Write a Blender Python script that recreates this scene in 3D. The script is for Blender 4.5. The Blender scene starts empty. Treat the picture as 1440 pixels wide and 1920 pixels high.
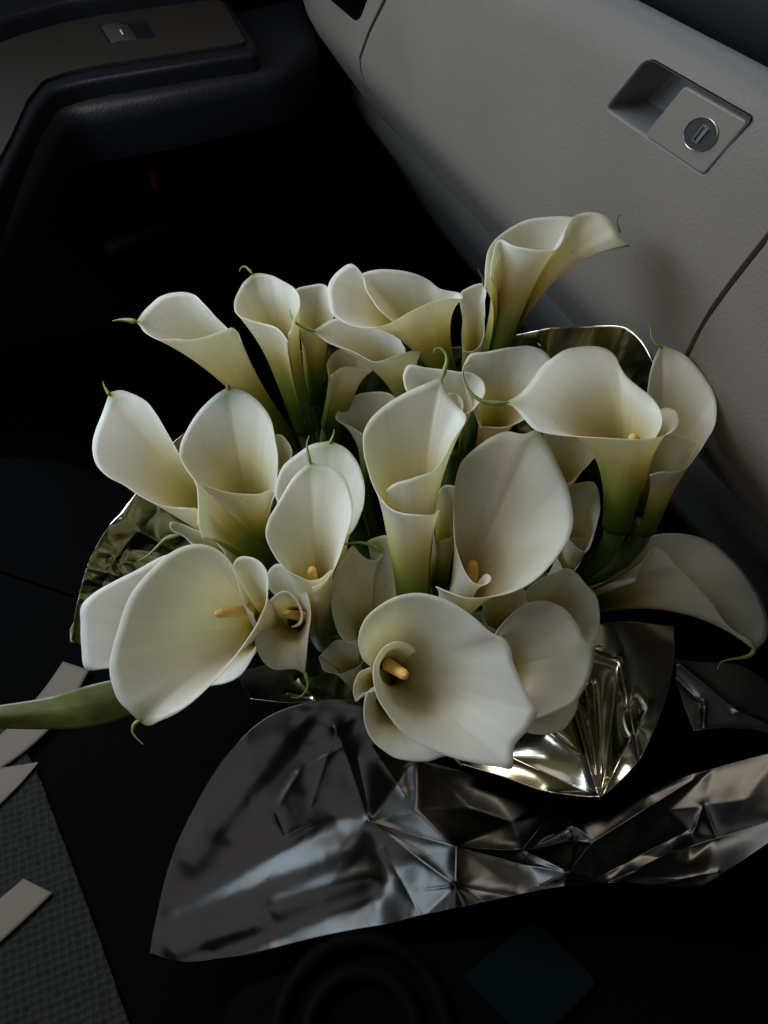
import bpy, bmesh, math, random
from mathutils import Vector, Matrix, noise
from mathutils.geometry import delaunay_2d_cdt
random.seed(7)
scene = bpy.context.scene
COL = scene.collection
R = math.radians
# ------------------------------------------------------------------ camera
YAW, PITCH, FOC = R(21.3), R(49.3), 1413.0          # FOC: focal length in photo pixels (1440 wide)
RIGHT = Vector((math.cos(YAW), -math.sin(YAW), 0))
FWD = Vector((math.sin(YAW)*math.cos(PITCH), math.cos(YAW)*math.cos(PITCH), -math.sin(PITCH)))
UP = Vector((math.sin(YAW)*math.sin(PITCH), math.cos(YAW)*math.sin(PITCH), math.cos(PITCH)))
cam_d = bpy.data.cameras.new('camera')
cam = bpy.data.objects.new('camera', cam_d); COL.objects.link(cam)
m = Matrix((RIGHT, UP, -FWD)).transposed().to_4x4()
cam.matrix_world = m
cam_d.sensor_fit = 'HORIZONTAL'; cam_d.sensor_width = 36; cam_d.lens = 36*FOC/1440
cam_d.clip_start = 0.01; cam_d.clip_end = 50
scene.camera = cam
# ------------------------------------------------------------------ world, lamps, exposure
w = bpy.data.worlds.new('World'); scene.world = w; w.use_nodes = True
w.node_tree.nodes['Background'].inputs[0].default_value = (1, 0.95, 0.88, 1)
w.node_tree.nodes['Background'].inputs[1].default_value = 0.028
scene.view_settings.view_transform = 'Standard'; scene.view_settings.look = 'None'
scene.view_settings.exposure = 0; scene.view_settings.gamma = 1
def lamp(name, loc, aim, sx, sy, power, col):
    d = bpy.data.lights.new(name, 'AREA'); d.shape = 'RECTANGLE'; d.size = sx; d.size_y = sy
    d.energy = power; d.color = col
    o = bpy.data.objects.new(name, d); COL.objects.link(o)
    o.location = loc
    o.rotation_euler = (Vector(aim)-Vector(loc)).to_track_quat('-Z', 'Y').to_euler()
    return o
lamp('cabin_key_light', (-0.42, 0.72, 0.06), (0.06, 0.42, -0.35), 0.7, 0.42, 7.8, (0.64, 0.82, 1))  # key lamp added inside the cabin, nearer than the passenger window, for steeper falloff
lamp('upper_fill_light', (-0.10, 0.82, 0.60), (0.1, 0.4, -0.35), 0.7, 0.3, 4.9, (1, 0.91, 0.78))  # warm upper lamp added above the passenger side, away from the windscreen
lamp('driver_window_light', (-0.75, -0.10, 0.15), (0.0, 0.4, -0.35), 1.0, 0.8, 1.9, (0.94, 0.96, 1))

# ------------------------------------------------------------------ helpers
def P(x, y, t):
    """photo pixel and distance along the lens axis -> point"""
    return t*(FWD + RIGHT*((x-720)/FOC) + UP*((960-y)/FOC))
def on_plane(x, y, ax, val):
    d = FWD + RIGHT*((x-720)/FOC) + UP*((960-y)/FOC)
    return d*(val/d[ax])
def obj(name, me, mat=None, parent=None, smooth=True):
    o = bpy.data.objects.new(name, me); COL.objects.link(o)
    if mat: me.materials.append(mat)
    if smooth:
        me.polygons.foreach_set('use_smooth', [True]*len(me.polygons))
    if parent: o.parent = parent
    return o
def mesh(name, v, f):
    me = bpy.data.meshes.new(name); me.from_pydata([tuple(p) for p in v], [], f); me.update(); return me
def bm_obj(name, bm, mat, parent=None, smooth=True):
    me = bpy.data.meshes.new(name); bm.to_mesh(me); bm.free(); o = obj(name, me, mat, parent, smooth)
    if smooth:
        me.set_sharp_from_angle(angle=R(28))
        for pl in me.polygons:
            if len(pl.vertices) > 4: pl.use_smooth = False
    return o
def tag(o, label=None, cat=None, group=None, kind=None):
    if label: o['label'] = label
    if cat: o['category'] = cat
    if group: o['group'] = group
    if kind: o['kind'] = kind
    return o
def empty(name, loc):
    o = bpy.data.objects.new(name, None); COL.objects.link(o); o.empty_display_size = .02
    o.location = loc; o.matrix_world = Matrix.Translation(loc); return o
def keep(o, root):
    o.parent = root; o.matrix_parent_inverse = Matrix.Translation(root.location).inverted(); return o
def spline(pts, n):
    """centripetal-ish Catmull-Rom through pts (tuples), n samples a segment"""
    pts = [Vector(p) for p in pts]; out = []
    for i in range(len(pts)-1):
        p1, p2 = pts[i], pts[i+1]
        p0 = pts[i-1] if i else p1*2-p2
        p3 = pts[i+2] if i+2 < len(pts) else p2*2-p1
        l = (p2-p1).length or 1e-9
        a = (p1-p0).length or 1e-9; b = (p3-p2).length or 1e-9
        m1 = ((p2-p1)/l*a + (p1-p0)/a*l)/(a+l)*l if a > 1e-8 else (p2-p1)
        m2 = ((p3-p2)/b*l + (p2-p1)/l*b)/(b+l)*l if b > 1e-8 else (p2-p1)
        for k in range(n):
            s = k/n; s2 = s*s; s3 = s2*s
            out.append(p1*(2*s3-3*s2+1)+m1*(s3-2*s2+s)+p2*(-2*s3+3*s2)+m2*(s3-s2))
    out.append(pts[-1].copy()); return out
def resample(pts, n):
    L = [0]
    for a, b in zip(pts, pts[1:]): L.append(L[-1]+(b-a).length)
    out = []; j = 0
    for i in range(n):
        s = L[-1]*i/(n-1)
        while j < len(L)-2 and L[j+1] < s: j += 1
        d = L[j+1]-L[j]; out.append(pts[j].lerp(pts[j+1], 0 if d < 1e-12 else min(1, (s-L[j])/d)))
    return out
def tube_mesh(name, pts, rad, seg=10, cap=True):
    """tapered tube along pts; rad(s) gives the radius at 0..1"""
    v = []; f = []; n = len(pts); up = None
    for i, p in enumerate(pts):
        t = (pts[min(i+1, n-1)]-pts[max(i-1, 0)]).normalized()
        if up is None: up = t.orthogonal().normalized()
        up = (up - t*up.dot(t)).normalized(); sd = t.cross(up)
        r = rad(i/(n-1))
        for k in range(seg):
            a = 2*math.pi*k/seg
            v.append(p+(up*math.cos(a)+sd*math.sin(a))*r)
    for i in range(n-1):
        for k in range(seg):
            f.append((i*seg+k, i*seg+(k+1) % seg, (i+1)*seg+(k+1) % seg, (i+1)*seg+k))
    if cap:
        f.append(tuple(range(seg))[::-1]); f.append(tuple((n-1)*seg+k for k in range(seg)))
    return mesh(name, v, f)

# ------------------------------------------------------------------ materials
def mat(name, col, rough=.5, metal=0, spec=.5):
    mt = bpy.data.materials.new(name); mt.use_nodes = True
    b = mt.node_tree.nodes['Principled BSDF']
    b.inputs['Base Color'].default_value = (*col, 1); b.inputs['Roughness'].default_value = rough
    b.inputs['Metallic'].default_value = metal; b.inputs['Specular IOR Level'].default_value = spec
    return mt
def nd(mt, typ, **kw):
    n = mt.node_tree.nodes.new(typ)
    for k, v in kw.items():
        if k in n.inputs: n.inputs[k].default_value = v
        else: setattr(n, k, v)
    return n
def lk(mt, a, b): mt.node_tree.links.new(a, b)
def bsdf(mt): return mt.node_tree.nodes['Principled BSDF']
def ramp(mt, stops):
    r = nd(mt, 'ShaderNodeValToRGB'); e = r.color_ramp.elements
    e[0].position, e[0].color = stops[0][0], (*stops[0][1], 1)
    e[1].position, e[1].color = stops[-1][0], (*stops[-1][1], 1)
    for p, c in stops[1:-1]:
        x = e.new(p); x.color = (*c, 1)
    return r
def bump(mt, height, strength, dist):
    b = nd(mt, 'ShaderNodeBump'); b.inputs['Strength'].default_value = strength; b.inputs['Distance'].default_value = dist
    lk(mt, height, b.inputs['Height']); lk(mt, b.outputs[0], bsdf(mt).inputs['Normal']); return b
def objcoord(mt, scale=(1, 1, 1)):
    c = nd(mt, 'ShaderNodeTexCoord'); mp = nd(mt, 'ShaderNodeMapping'); mp.inputs['Scale'].default_value = scale
    lk(mt, c.outputs['Object'], mp.inputs['Vector']); return mp.outputs[0]

# petals: green at the foot, cream, white at the lip; fine veins along the petal
M_petal = mat('petal', (.8, .78, .7), .36, spec=.4)
def setup_petal(mt):
    at = nd(mt, 'ShaderNodeAttribute', attribute_name='along')
    rp = ramp(mt, [(0, (.07, .13, .012)), (.13, (.24, .30, .035)), (.32, (.62, .55, .15)), (.52, (.84, .76, .47)), (.70, (.87, .845, .72)), (.86, (.90, .885, .83)), (1, (.90, .895, .87))])
    lk(mt, at.outputs['Fac'], rp.inputs[0])
    tp = nd(mt, 'ShaderNodeAttribute', attribute_name='tipness')
    mx = nd(mt, 'ShaderNodeMix', data_type='RGBA'); mx.inputs['B'].default_value = (.42, .48, .16, 1)
    lk(mt, tp.outputs['Fac'], mx.inputs['Factor']); lk(mt, rp.outputs[0], mx.inputs['A'])
    uv = nd(mt, 'ShaderNodeUVMap', uv_map='UVMap'); mp = nd(mt, 'ShaderNodeMapping'); mp.inputs['Scale'].default_value = (48, 1.2, 1)
    lk(mt, uv.outputs[0], mp.inputs[0])
    nz = nd(mt, 'ShaderNodeTexNoise', Scale=1.0, Detail=4.0, Roughness=.6); lk(mt, mp.outputs[0], nz.inputs['Vector'])
    mr = nd(mt, 'ShaderNodeMapRange'); mr.inputs['From Min'].default_value = .3; mr.inputs['From Max'].default_value = .7
    mr.inputs['To Min'].default_value = .935; mr.inputs['To Max'].default_value = 1.015; lk(mt, nz.outputs[0], mr.inputs[0])
    oc = objcoord(mt)
    n2 = nd(mt, 'ShaderNodeTexNoise', Scale=45.0, Detail=3.0); lk(mt, oc, n2.inputs['Vector'])
    mr2 = nd(mt, 'ShaderNodeMapRange'); mr2.inputs['To Min'].default_value = .93; mr2.inputs['To Max'].default_value = 1.05; lk(mt, n2.outputs[0], mr2.inputs[0])
    mul0 = nd(mt, 'ShaderNodeMath', operation='MULTIPLY'); lk(mt, mr.outputs[0], mul0.inputs[0]); lk(mt, mr2.outputs[0], mul0.inputs[1])
    # a few tiny brown specks
    vo = nd(mt, 'ShaderNodeTexVoronoi', Scale=55.0); lk(mt, oc, vo.inputs['Vector'])
    sp = nd(mt, 'ShaderNodeMath', operation='LESS_THAN'); sp.inputs[1].default_value = .035; lk(mt, vo.outputs['Distance'], sp.inputs[0])
    mul = nd(mt, 'ShaderNodeMix', data_type='RGBA', blend_type='MULTIPLY'); mul.inputs['Factor'].default_value = 1
    lk(mt, mx.outputs['Result'], mul.inputs['A']); lk(mt, mul0.outputs[0], mul.inputs['B'])
    spm = nd(mt, 'ShaderNodeMix', data_type='RGBA'); spm.inputs['B'].default_value = (.3, .22, .1, 1)
    sf = nd(mt, 'ShaderNodeMath', operation='MULTIPLY'); sf.inputs[1].default_value = .45; lk(mt, sp.outputs[0], sf.inputs[0])
    lk(mt, sf.outputs[0], spm.inputs['Factor']); lk(mt, mul.outputs['Result'], spm.inputs['A'])
    b = bsdf(mt); lk(mt, spm.outputs['Result'], b.inputs['Base Color'])
    bump(mt, nz.outputs[0], .10, .0006)
    tr = nd(mt, 'ShaderNodeBsdfTranslucent'); tc = nd(mt, 'ShaderNodeMix', data_type='RGBA', blend_type='MULTIPLY'); tc.inputs['Factor'].default_value = 1; tc.inputs['B'].default_value = (1, .95, .70, 1)
    lk(mt, spm.outputs['Result'], tc.inputs['A']); lk(mt, tc.outputs['Result'], tr.inputs[0])
    ms = nd(mt, 'ShaderNodeMixShader'); ms.inputs[0].default_value = .52
    lk(mt, b.outputs[0], ms.inputs[1]); lk(mt, tr.outputs[0], ms.inputs[2])
    lk(mt, ms.outputs[0], mt.node_tree.nodes['Material Output'].inputs[0])
setup_petal(M_petal)
M_spadix = mat('pollen', (.75, .46, .11), .75)
_v = nd(M_spadix, 'ShaderNodeTexVoronoi', Scale=900.0); lk(M_spadix, objcoord(M_spadix), _v.inputs['Vector']); bump(M_spadix, _v.outputs['Distance'], .8, .0006)
M_stem = mat('stem', (.06, .10, .025), .45)
_n = nd(M_stem, 'ShaderNodeTexNoise', Scale=60.0, Detail=4.0); _r = ramp(M_stem, [(.3, (.035, .065, .012)), (.7, (.07, .11, .025))])
lk(M_stem, objcoord(M_stem, (1, 1, .15)), _n.inputs['Vector']); lk(M_stem, _n.outputs[0], _r.inputs[0]); lk(M_stem, _r.outputs[0], bsdf(M_stem).inputs['Base Color'])
M_tail = mat('tail_green', (.20, .26, .06), .5)
M_tail_dark = mat('tail_brown', (.07, .055, .03), .6)

def foil_mat(name, col, rough):
    mt = mat(name, col, rough, 1)
    oc = objcoord(mt)
    n = nd(mt, 'ShaderNodeTexNoise', Scale=28.0, Detail=6.0, Roughness=.55); lk(mt, oc, n.inputs['Vector'])
    mr = nd(mt, 'ShaderNodeMapRange'); mr.inputs['To Min'].default_value = rough*.75; mr.inputs['To Max'].default_value = rough*1.35
    lk(mt, n.outputs[0], mr.inputs[0]); lk(mt, mr.outputs[0], bsdf(mt).inputs['Roughness'])
    bump(mt, n.outputs[0], .05, .003)
    return mt
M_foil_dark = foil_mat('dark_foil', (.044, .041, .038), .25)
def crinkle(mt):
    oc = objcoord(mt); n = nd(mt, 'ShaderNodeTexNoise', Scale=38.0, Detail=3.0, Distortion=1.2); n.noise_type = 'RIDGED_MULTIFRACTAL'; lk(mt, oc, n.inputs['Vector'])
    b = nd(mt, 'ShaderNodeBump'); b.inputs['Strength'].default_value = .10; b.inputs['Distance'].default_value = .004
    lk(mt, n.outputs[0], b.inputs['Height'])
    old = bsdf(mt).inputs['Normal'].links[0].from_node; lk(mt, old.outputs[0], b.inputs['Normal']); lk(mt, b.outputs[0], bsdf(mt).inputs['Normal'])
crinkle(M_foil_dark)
M_foil = foil_mat('silver_foil', (.48, .45, .36), .15)

def plastic(name, col, rough, scale, strength, dist=.0006, stretch=(1, 1, 1), spec=.4):
    mt = mat(name, col, rough, spec=spec)
    oc = objcoord(mt, stretch)
    v = nd(mt, 'ShaderNodeTexVoronoi', Scale=scale, feature='SMOOTH_F1'); 
    n = nd(mt, 'ShaderNodeTexNoise', Scale=scale*.55, Detail=5.0, Distortion=.8)
    lk(mt, oc, n.inputs['Vector']); lk(mt, oc, v.inputs['Vector'])
    ad = nd(mt, 'ShaderNodeMath', operation='ADD'); lk(mt, v.outputs['Distance'], ad.inputs[0]); lk(mt, n.outputs[0], ad.inputs[1])
    bump(mt, ad.outputs[0], strength, dist)
    n2 = nd(mt, 'ShaderNodeTexNoise', Scale=7.0, Detail=3.0); lk(mt, objcoord(mt), n2.inputs['Vector'])
    rp = ramp(mt, [(.3, tuple(c*.92 for c in col)), (.7, tuple(min(1, c*1.06) for c in col))])
    lk(mt, n2.outputs[0], rp.inputs[0]); lk(mt, rp.outputs[0], bsdf(mt).inputs['Base Color'])
    return mt
M_dash = plastic('grey_grained_plastic', (.145, .119, .098), .6, 620, .35, .0008, (1, 2.2, .8))
M_dash_s = plastic('grey_smooth_plastic', (.145, .120, .100), .55, 900, .08, .0003)
M_black_grain = plastic('black_grained_plastic', (.006, .006, .0065), .75, 420, .6, .0009, spec=.12)
M_black = plastic('black_plastic', (.003, .003, .0035), .6, 700, .2, .0004, spec=.12)
M_void = mat('deep_black', (.0022, .0022, .0022), .9, spec=0)
M_arm = plastic('armrest_vinyl', (.0145, .012, .0098), .7, 500, .2, .0004, spec=.15)
M_navy = plastic('blue_black_plastic', (.0035, .0042, .008), .45, 420, .4, .0006, spec=.3)
M_metal = mat('lock_metal', (.06, .058, .055), .42, .6)
M_chrome = mat('lock_rim', (.45, .44, .43), .35, 1)

# ------------------------------------------------------------------ dashboard (world: X to the dash, Y to the passenger door, Z up)
DX = .32
def face_x(z):
    """front of the glove box: flat, then rolling under"""
    k = max(0, -.312-z); q = max(0, z+.178)
    return DX + (9*k*k if k < .04 else .0144+(k-.04)*.72) + 6*q*q
def dash_pt(px, py): 
    p = on_plane(px, py, 0, DX); return (p.y, p.z)
def rounded(poly, r, n=5):
    out = []
    for i, p in enumerate(poly):
        p = Vector(p); a = Vector(poly[i-1]); b = Vector(poly[(i+1) % len(poly)])
        rr = r[i] if isinstance(r, (list, tuple)) else r
        u = (a-p).normalized(); v = (b-p).normalized(); rr = min(rr, (a-p).length*.45, (b-p).length*.45)
        for k in range(n+1):
            s = k/n; out.append(p+u*rr*(1-s)**2+v*rr*s**2)
    return out
def inset(loop, d):
    """offset a closed 2-D loop inwards"""
    n = len(loop); area = sum(loop[i].x*loop[(i+1) % n].y-loop[(i+1) % n].x*loop[i].y for i in range(n))
    sg = 1 if area > 0 else -1; out = []
    for i in range(n):
        t1 = loop[i]-loop[i-1]; t2 = loop[(i+1) % n]-loop[i]
        if t1.length < 1e-9: t1 = t2
        if t2.length < 1e-9: t2 = t1
        t1 = t1.normalized(); t2 = t2.normalized()
        n1 = Vector((-t1.y, t1.x))*sg; n2 = Vector((-t2.y, t2.x))*sg
        out.append(loop[i]+(n1+n2)*(d/max(.35, 1+n1.dot(n2))))
    return out
def panel_with_hole(name, outer, holes, step, material, parent, fx, depth=.03):
    """sheet in the Y-Z plane, x = fx(z), rounded edges turned in, holes left open"""
    pts = []; edges = []
    def loop(L):
        s = len(pts); pts.extend(L)
        for i in range(len(L)): edges.append((s+i, s+(i+1) % len(L)))
        return list(range(s, s+len(L)))
    dense = []
    for i, p in enumerate(outer):
        q = outer[(i+1) % len(outer)]; k = max(1, int((q-p).length/step))
        dense += [p.lerp(q, j/k) for j in range(k)]
    ro = loop(inset(dense, .0009))
    rh = [loop(h) for h in holes]
    ys = [p.x for p in dense]; zs = [p.y for p in dense]
    def inside(p, poly):
        c = False; n = len(poly)
        for i in range(n):
            a, b = poly[i], poly[(i+1) % n]
            if (a.y > p.y) != (b.y > p.y) and p.x < (b.x-a.x)*(p.y-a.y)/(b.y-a.y)+a.x: c = not c
        return c
    y = min(ys)
    while y < max(ys):
        z = min(zs)
        while z < max(zs):
            p = Vector((y+random.uniform(-.1, .1)*step, z+random.uniform(-.1, .1)*step))
            if inside(p, dense) and not any(inside(p, h) for h in holes): pts.append(p)
            z += step
        y += step
    vo, eo, fo, ov, oe, of = delaunay_2d_cdt(pts, edges, [], 0, 1e-6)
    loc = {}
    bm = bmesh.new(); bv = [bm.verts.new((fx(p.y), p.x, p.y)) for p in vo]
    for f in fo:
        c = sum((vo[i] for i in f), Vector((0, 0)))/len(f)
        if inside(c, dense) and not any(inside(c, h) for h in holes):
            try: bm.faces.new([bv[i] for i in f])
            except ValueError: pass
    bm.verts.ensure_lookup_table()
    inv = {}
    for i, o in enumerate(ov):
        for k in o: inv[k] = i
    # rounded turned edge
    ring = [bv[inv[k]] for k in ro]; cur = ring
    for (d, off) in ((.0003, .0004), (.0012, .0008), (depth, .0009)):
        L = [bm.verts.new((fx(q.y)+d, q.x, q.y)) for q in inset(dense, .0009-off)]
        for i in range(len(L)):
            bm.faces.new((cur[i-1], cur[i], L[i], L[i-1]))
        cur = L
    bmesh.ops.recalc_face_normals(bm, faces=bm.faces)
    return bm_obj(name, bm, material, parent), [[bv[inv[k]].co.copy() if False else None for k in h] for h in rh]

def extrude_y(name, prof, y0, y1, material, parent=None, n=1):
    """profile list of (x,z) swept along Y"""
    v = []; f = []; k = len(prof)
    for j in range(n+1):
        y = y0+(y1-y0)*j/n
        v += [(x, y, z) for x, z in prof]
    for j in range(n):
        for i in range(k-1):
            f.append((j*k+i, j*k+i+1, (j+1)*k+i+1, (j+1)*k+i))
    for j in (0, n): f.append(tuple(j*k+i for i in range(k)))
    return obj(name, mesh(name, v, f), material, parent)

car = empty('car_interior', (.4, .5, -.9))
tag(car, 'dark car interior with grey glove box dashboard, black door and seat around the flowers', 'car interior')
dash = empty('dash_root', (0, 0, 0))
V2 = lambda p: Vector(p)
# glove box door
gl = [dash_pt(1440, 437), dash_pt(1390, 500), dash_pt(1345, 560), dash_pt(1314, 606), dash_pt(1290, 655)]
gl = [tuple(p) for p in spline(gl, 4)]
gr = [dash_pt(724, 0), dash_pt(693, 62), dash_pt(676, 110), dash_pt(668, 150)]
y0 = gl[0][0]
outer = [V2((.268, -.139)), *[V2(p) for p in gl], V2((gl[-1][0]+.004, -.33)), V2((.312, -.38)), V2((.33, -.432)), V2((.93, -.432)),
         V2((gr[3][0], -.365)), V2(gr[2]), V2(gr[1]), V2(gr[0]), V2((.76, -.139))]
hole = [dash_pt(*p) for p in ((1212, 106), (1132, 205), (1320, 333), (1411, 221))]
hole_r = rounded(hole, [.008, .008, .004, .004], 6)
hole_d = []
door, _ = panel_with_hole('glove_box_door', outer, [hole_r], .012, M_dash, None, face_x)
keep(door, dash)
# recess walls + floor
def recess(loop, rad, depth, material, name, parent, fx=lambda z: DX, inn=.004, floor=True, slope=None):
    bm = bmesh.new(); cur = None
    steps = [(0, 0), (.0004, .0006), (.0012, .0011), (.003, .0014)] + [(depth*.5, .0022), (depth-.003, inn), (depth, inn+.003)]
    for d, off in steps:
        L = [bm.verts.new((fx(q.y)+d, q.x, q.y)) for q in inset(loop, off)]
        if cur:
            for i in range(len(L)): bm.faces.new((cur[i-1], cur[i], L[i], L[i-1]))
        cur = L
    if floor: bm.faces.new(cur)
    bmesh.ops.recalc_face_normals(bm, faces=bm.faces)
    return bm_obj(name, bm, material, parent)
keep(recess(hole_r, 0, .030, mat('shade_toned_recess', (.115, .112, .112), .6), 'latch_recess', None), door)  # dash plastic with the recess's shade put into a darker grey
latch = empty('latch_plate_root', (DX, .4, -.2))
def slab(name, loop, x0, x1, bev, material, parent):
    """rounded plate standing in the Y-Z plane: front at x0, back at x1"""
    bm = bmesh.new(); cur = None
    for d, off in ((0, bev), (bev*.15, bev*.5), (bev*.5, bev*.13), (bev, 0), (x1-x0, 0)):
        L = [bm.verts.new((x0+d, q.x, q.y)) for q in inset(loop, off)]
        if cur:
            for i in range(len(L)): bm.faces.new((cur[i-1], cur[i], L[i], L[i-1]))
        else: bm.faces.new(L)
        cur = L
    bmesh.ops.recalc_face_normals(bm, faces=bm.faces)
    return bm_obj(name, bm, material, parent)
plate_l = rounded([dash_pt(*p) for p in ((1284, 161), (1209, 253), (1319, 328), (1404, 229))], [.003, .0045, .003, .0045], 5)
bpy.data.objects.remove(latch)
latch = slab('latch_handle', plate_l, DX-.0005, DX+.026, .0010, M_dash_s, None); keep(latch, door); latch.parent = door; latch.matrix_parent_inverse = Matrix.Identity(4)
c = Vector(dash_pt(1317, 251)); e1 = Vector(dash_pt(1351, 246))-c
rad = abs(Vector(dash_pt(1284, 256)).x-Vector(dash_pt(1350, 246)).x)/2
def circ(r, n=40):
    k = r/.0145*.7071; out = []
    for i in range(n):
        a, b = 34.5*k*math.cos(2*math.pi*i/n), 30.5*k*math.sin(2*math.pi*i/n)
        out.append(Vector(dash_pt(1317+a+b, 251-a+b)))
    return out
def ring_mesh(name, r0, r1, x0, x1, material, parent):
    bm = bmesh.new(); cur = None
    for x, r in ((x1, r1), (x0+.0002, r1), (x0, r1-.0003), (x0, r0+.0003), (x0+.0003, r0), (x1, r0)):
        L = [bm.verts.new((x, q.x, q.y)) for q in circ(r)]
        if cur:
            for i in range(len(L)): bm.faces.new((cur[i-1], cur[i], L[i], L[i-1]))
        cur = L
    bmesh.ops.recalc_face_normals(bm, faces=bm.faces); return bm_obj(name, bm, material, parent)
def to_part(o, par):
    o.parent = par; o.matrix_parent_inverse = Matrix.Identity(4)
lockr = .0145
ring = ring_mesh('lock_rim', lockr*.955, lockr, DX-.0016, DX+.002, M_chrome, None)
slot = [dash_pt(*p) for p in ((1324, 235), (1304, 261), (1311, 266), (1331, 242))]
# lock face with an open slot
bm = bmesh.new(); cl = circ(lockr*.955); pts = cl+[Vector(s) for s in slot]; n = len(cl)
ed = [(i, (i+1) % n) for i in range(n)]+[(n+i, n+(i+1) % 4) for i in range(4)]
vo, eo, fo, ov, oe, of = delaunay_2d_cdt(pts, ed, [], 0, 1e-7)
bv = [bm.verts.new((DX-.001, p.x, p.y)) for p in vo]
sc_ = sum((Vector(s) for s in slot), Vector((0, 0)))/4
inv = {k: i for i, o in enumerate(ov) for k in o}
ss = set(inv[n+i] for i in range(4))
for f in fo:
    if not set(f) <= ss: bm.faces.new([bv[i] for i in f])
bk = [bm.verts.new((DX+.006, s[0], s[1])) for s in slot]
bmesh.ops.delete(bm, geom=bk, context='VERTS')
bmesh.ops.recalc_face_normals(bm, faces=bm.faces)
lockf = bm_obj('lock_face', bm, M_metal, None, False)
sl = ring_mesh  # slot surround
sm = [Vector(s) for s in slot]
so = inset(sm, -.0006)
bm = bmesh.new()
A = [bm.verts.new((DX-.0018, p.x, p.y)) for p in so]; B = [bm.verts.new((DX-.0018, p.x, p.y)) for p in inset(sm, .0001)]
A2 = [bm.verts.new((DX-.0009, p.x, p.y)) for p in so]; B2 = [bm.verts.new((DX-.0009, p.x, p.y)) for p in inset(sm, .0001)]
for i in range(4):
    bm.faces.new((A[i-1], A[i], B[i], B[i-1])); bm.faces.new((A[i-1], A[i], A2[i], A2[i-1])); bm.faces.new((B[i-1], B[i], B2[i], B2[i-1]))
bmesh.ops.recalc_face_normals(bm, faces=bm.faces)
slo = bm_obj('key_slot_frame', bm, mat('slot_edge', (.30, .29, .28), .45, 1), None, False)
bm = bmesh.new(); F_ = [bm.verts.new((DX-.0012, q.x, q.y)) for q in inset(sm, -.0002)]; K_ = [bm.verts.new((DX+.006, q.x, q.y)) for q in sm]
for i in range(4): bm.faces.new((F_[i-1], F_[i], K_[i], K_[i-1]))
bm.faces.new(K_); bmesh.ops.recalc_face_normals(bm, faces=bm.faces)
slk = bm_obj('key_slot', bm, M_void, None, False)
for o in (ring, lockf, slo, slk): to_part(o, door)
# centre panel right of the seam
GAP = .0024
outc = [V2((.268-GAP, -.139)), *[V2((p[0]-GAP, p[1]-.001)) for p in gl], V2((gl[-1][0]+.004-GAP, -.33)), V2((.312-GAP, -.38)), V2((.33-GAP, -.432)), V2((-.1, -.432)), V2((-.1, -.139))]
cp, _ = panel_with_hole('centre_panel', outc, [], .014, M_dash, None, face_x); keep(cp, dash)
# end panel with air vent
vent = rounded([dash_pt(*p) for p in ((585, -30), (672, 45), (700, -30))], [.01, .02, .01], 6)
oute = [V2((gr[0][0]+.004, -.139)), V2((gr[0][0]+.006, gr[0][1])), V2((gr[1][0]+.005, gr[1][1])), V2((gr[2][0]+.005, gr[2][1])), V2((gr[3][0]+.005, -.365)), V2((.936, -.432)),
        V2((1.13, -.428)), V2((1.21, -.38)), V2((1.25, -.28)), V2((1.26, -.139))]
def face_e(z): return face_x(z)
class YZ: pass
ep, _ = panel_with_hole('end_panel', oute, [vent], .014, M_dash_s, None, face_x); keep(ep, dash)
# the end panel rolls away towards the door
for v in ep.data.vertices:
    k = max(0, v.co.y-1.06); v.co.x += 1.2*k*k
vr = recess(vent, 0, .06, M_void, 'vent_opening', None); keep(vr, dash)
for v in vr.data.vertices:
    k = max(0, v.co.y-1.06); v.co.x += 1.2*k*k
# lower knee panel, below the crease
prof = [(face_x(-.432)+.006, -.434), (face_x(-.432)+.002, -.438), (.40, -.47), (.45, -.54), (.5, -.62), (.55, -.7), (.6, -.7), (.6, -.434)]
keep(extrude_y('knee_panel', prof, -.1, 1.15, plastic('knee_plastic', (.045, .038, .032), .7, 620, .4, .0008), None, 8), dash)
# black trim strip and padded top
prof = [(.345, -.139), (.322, -.1375), (.3135, -.134), (.312, -.128), (.3125, -.104), (.316, -.1), (.36, -.1), (.36, -.139)]
keep(extrude_y('trim_strip', prof, -.1, 1.2, M_black, None, 8), dash)
prof = [(.33, -.0985), (.314, -.0985), (.3075, -.094), (.306, -.086), (.309, -.074), (.318, -.05), (.35, -.02), (.42, 0), (.8, .03), (.8, -.0985)]
keep(extrude_y('top_pad', prof, -.1, 1.2, M_black_grain, None, 8), dash)
# dark backing so that the seams are closed
bk = extrude_y('backing', [(.365, -.16), (.365, -.31), (.41, -.41), (.42, -.425), (.7, -.425), (.7, -.16)], -.1, 1.02, M_void, None); keep(bk, dash)

# ------------------------------------------------------------------ passenger door
pdoor = empty('door_root', (0, 0, 0))
def prism_z(name, loop, z0, z1, bev, material, parent, n=4):
    """loop of (x,y) with rounded top edge, from z1 (top) down to z0"""
    bm = bmesh.new(); cur = None
    st = [(bev*(1-math.cos(a)), bev*(1-math.sin(a))) for a in [math.pi/2*i/n for i in range(n, -1, -1)]]
    st = [(bev*(1-math.sin(a)), bev*(1-math.cos(a))) for a in [math.pi/2*i/n for i in range(n+1)]]
    for off, d in [(o, dd) for (o, dd) in st]+[(0, z1-z0)]:
        L = [bm.verts.new((q.x, q.y, z1-d)) for q in inset(loop, off)]
        if cur:
            for i in range(len(L)): bm.faces.new((cur[i-1], cur[i], L[i], L[i-1]))
        else: bm.faces.new(L)
        cur = L
    bmesh.ops.recalc_face_normals(bm, faces=bm.faces)
    return bm_obj(name, bm, material, parent)
ZA = -.34
def za(px, py, z=ZA): p = on_plane(px, py, 2, z); return (p.x, p.y)
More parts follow.
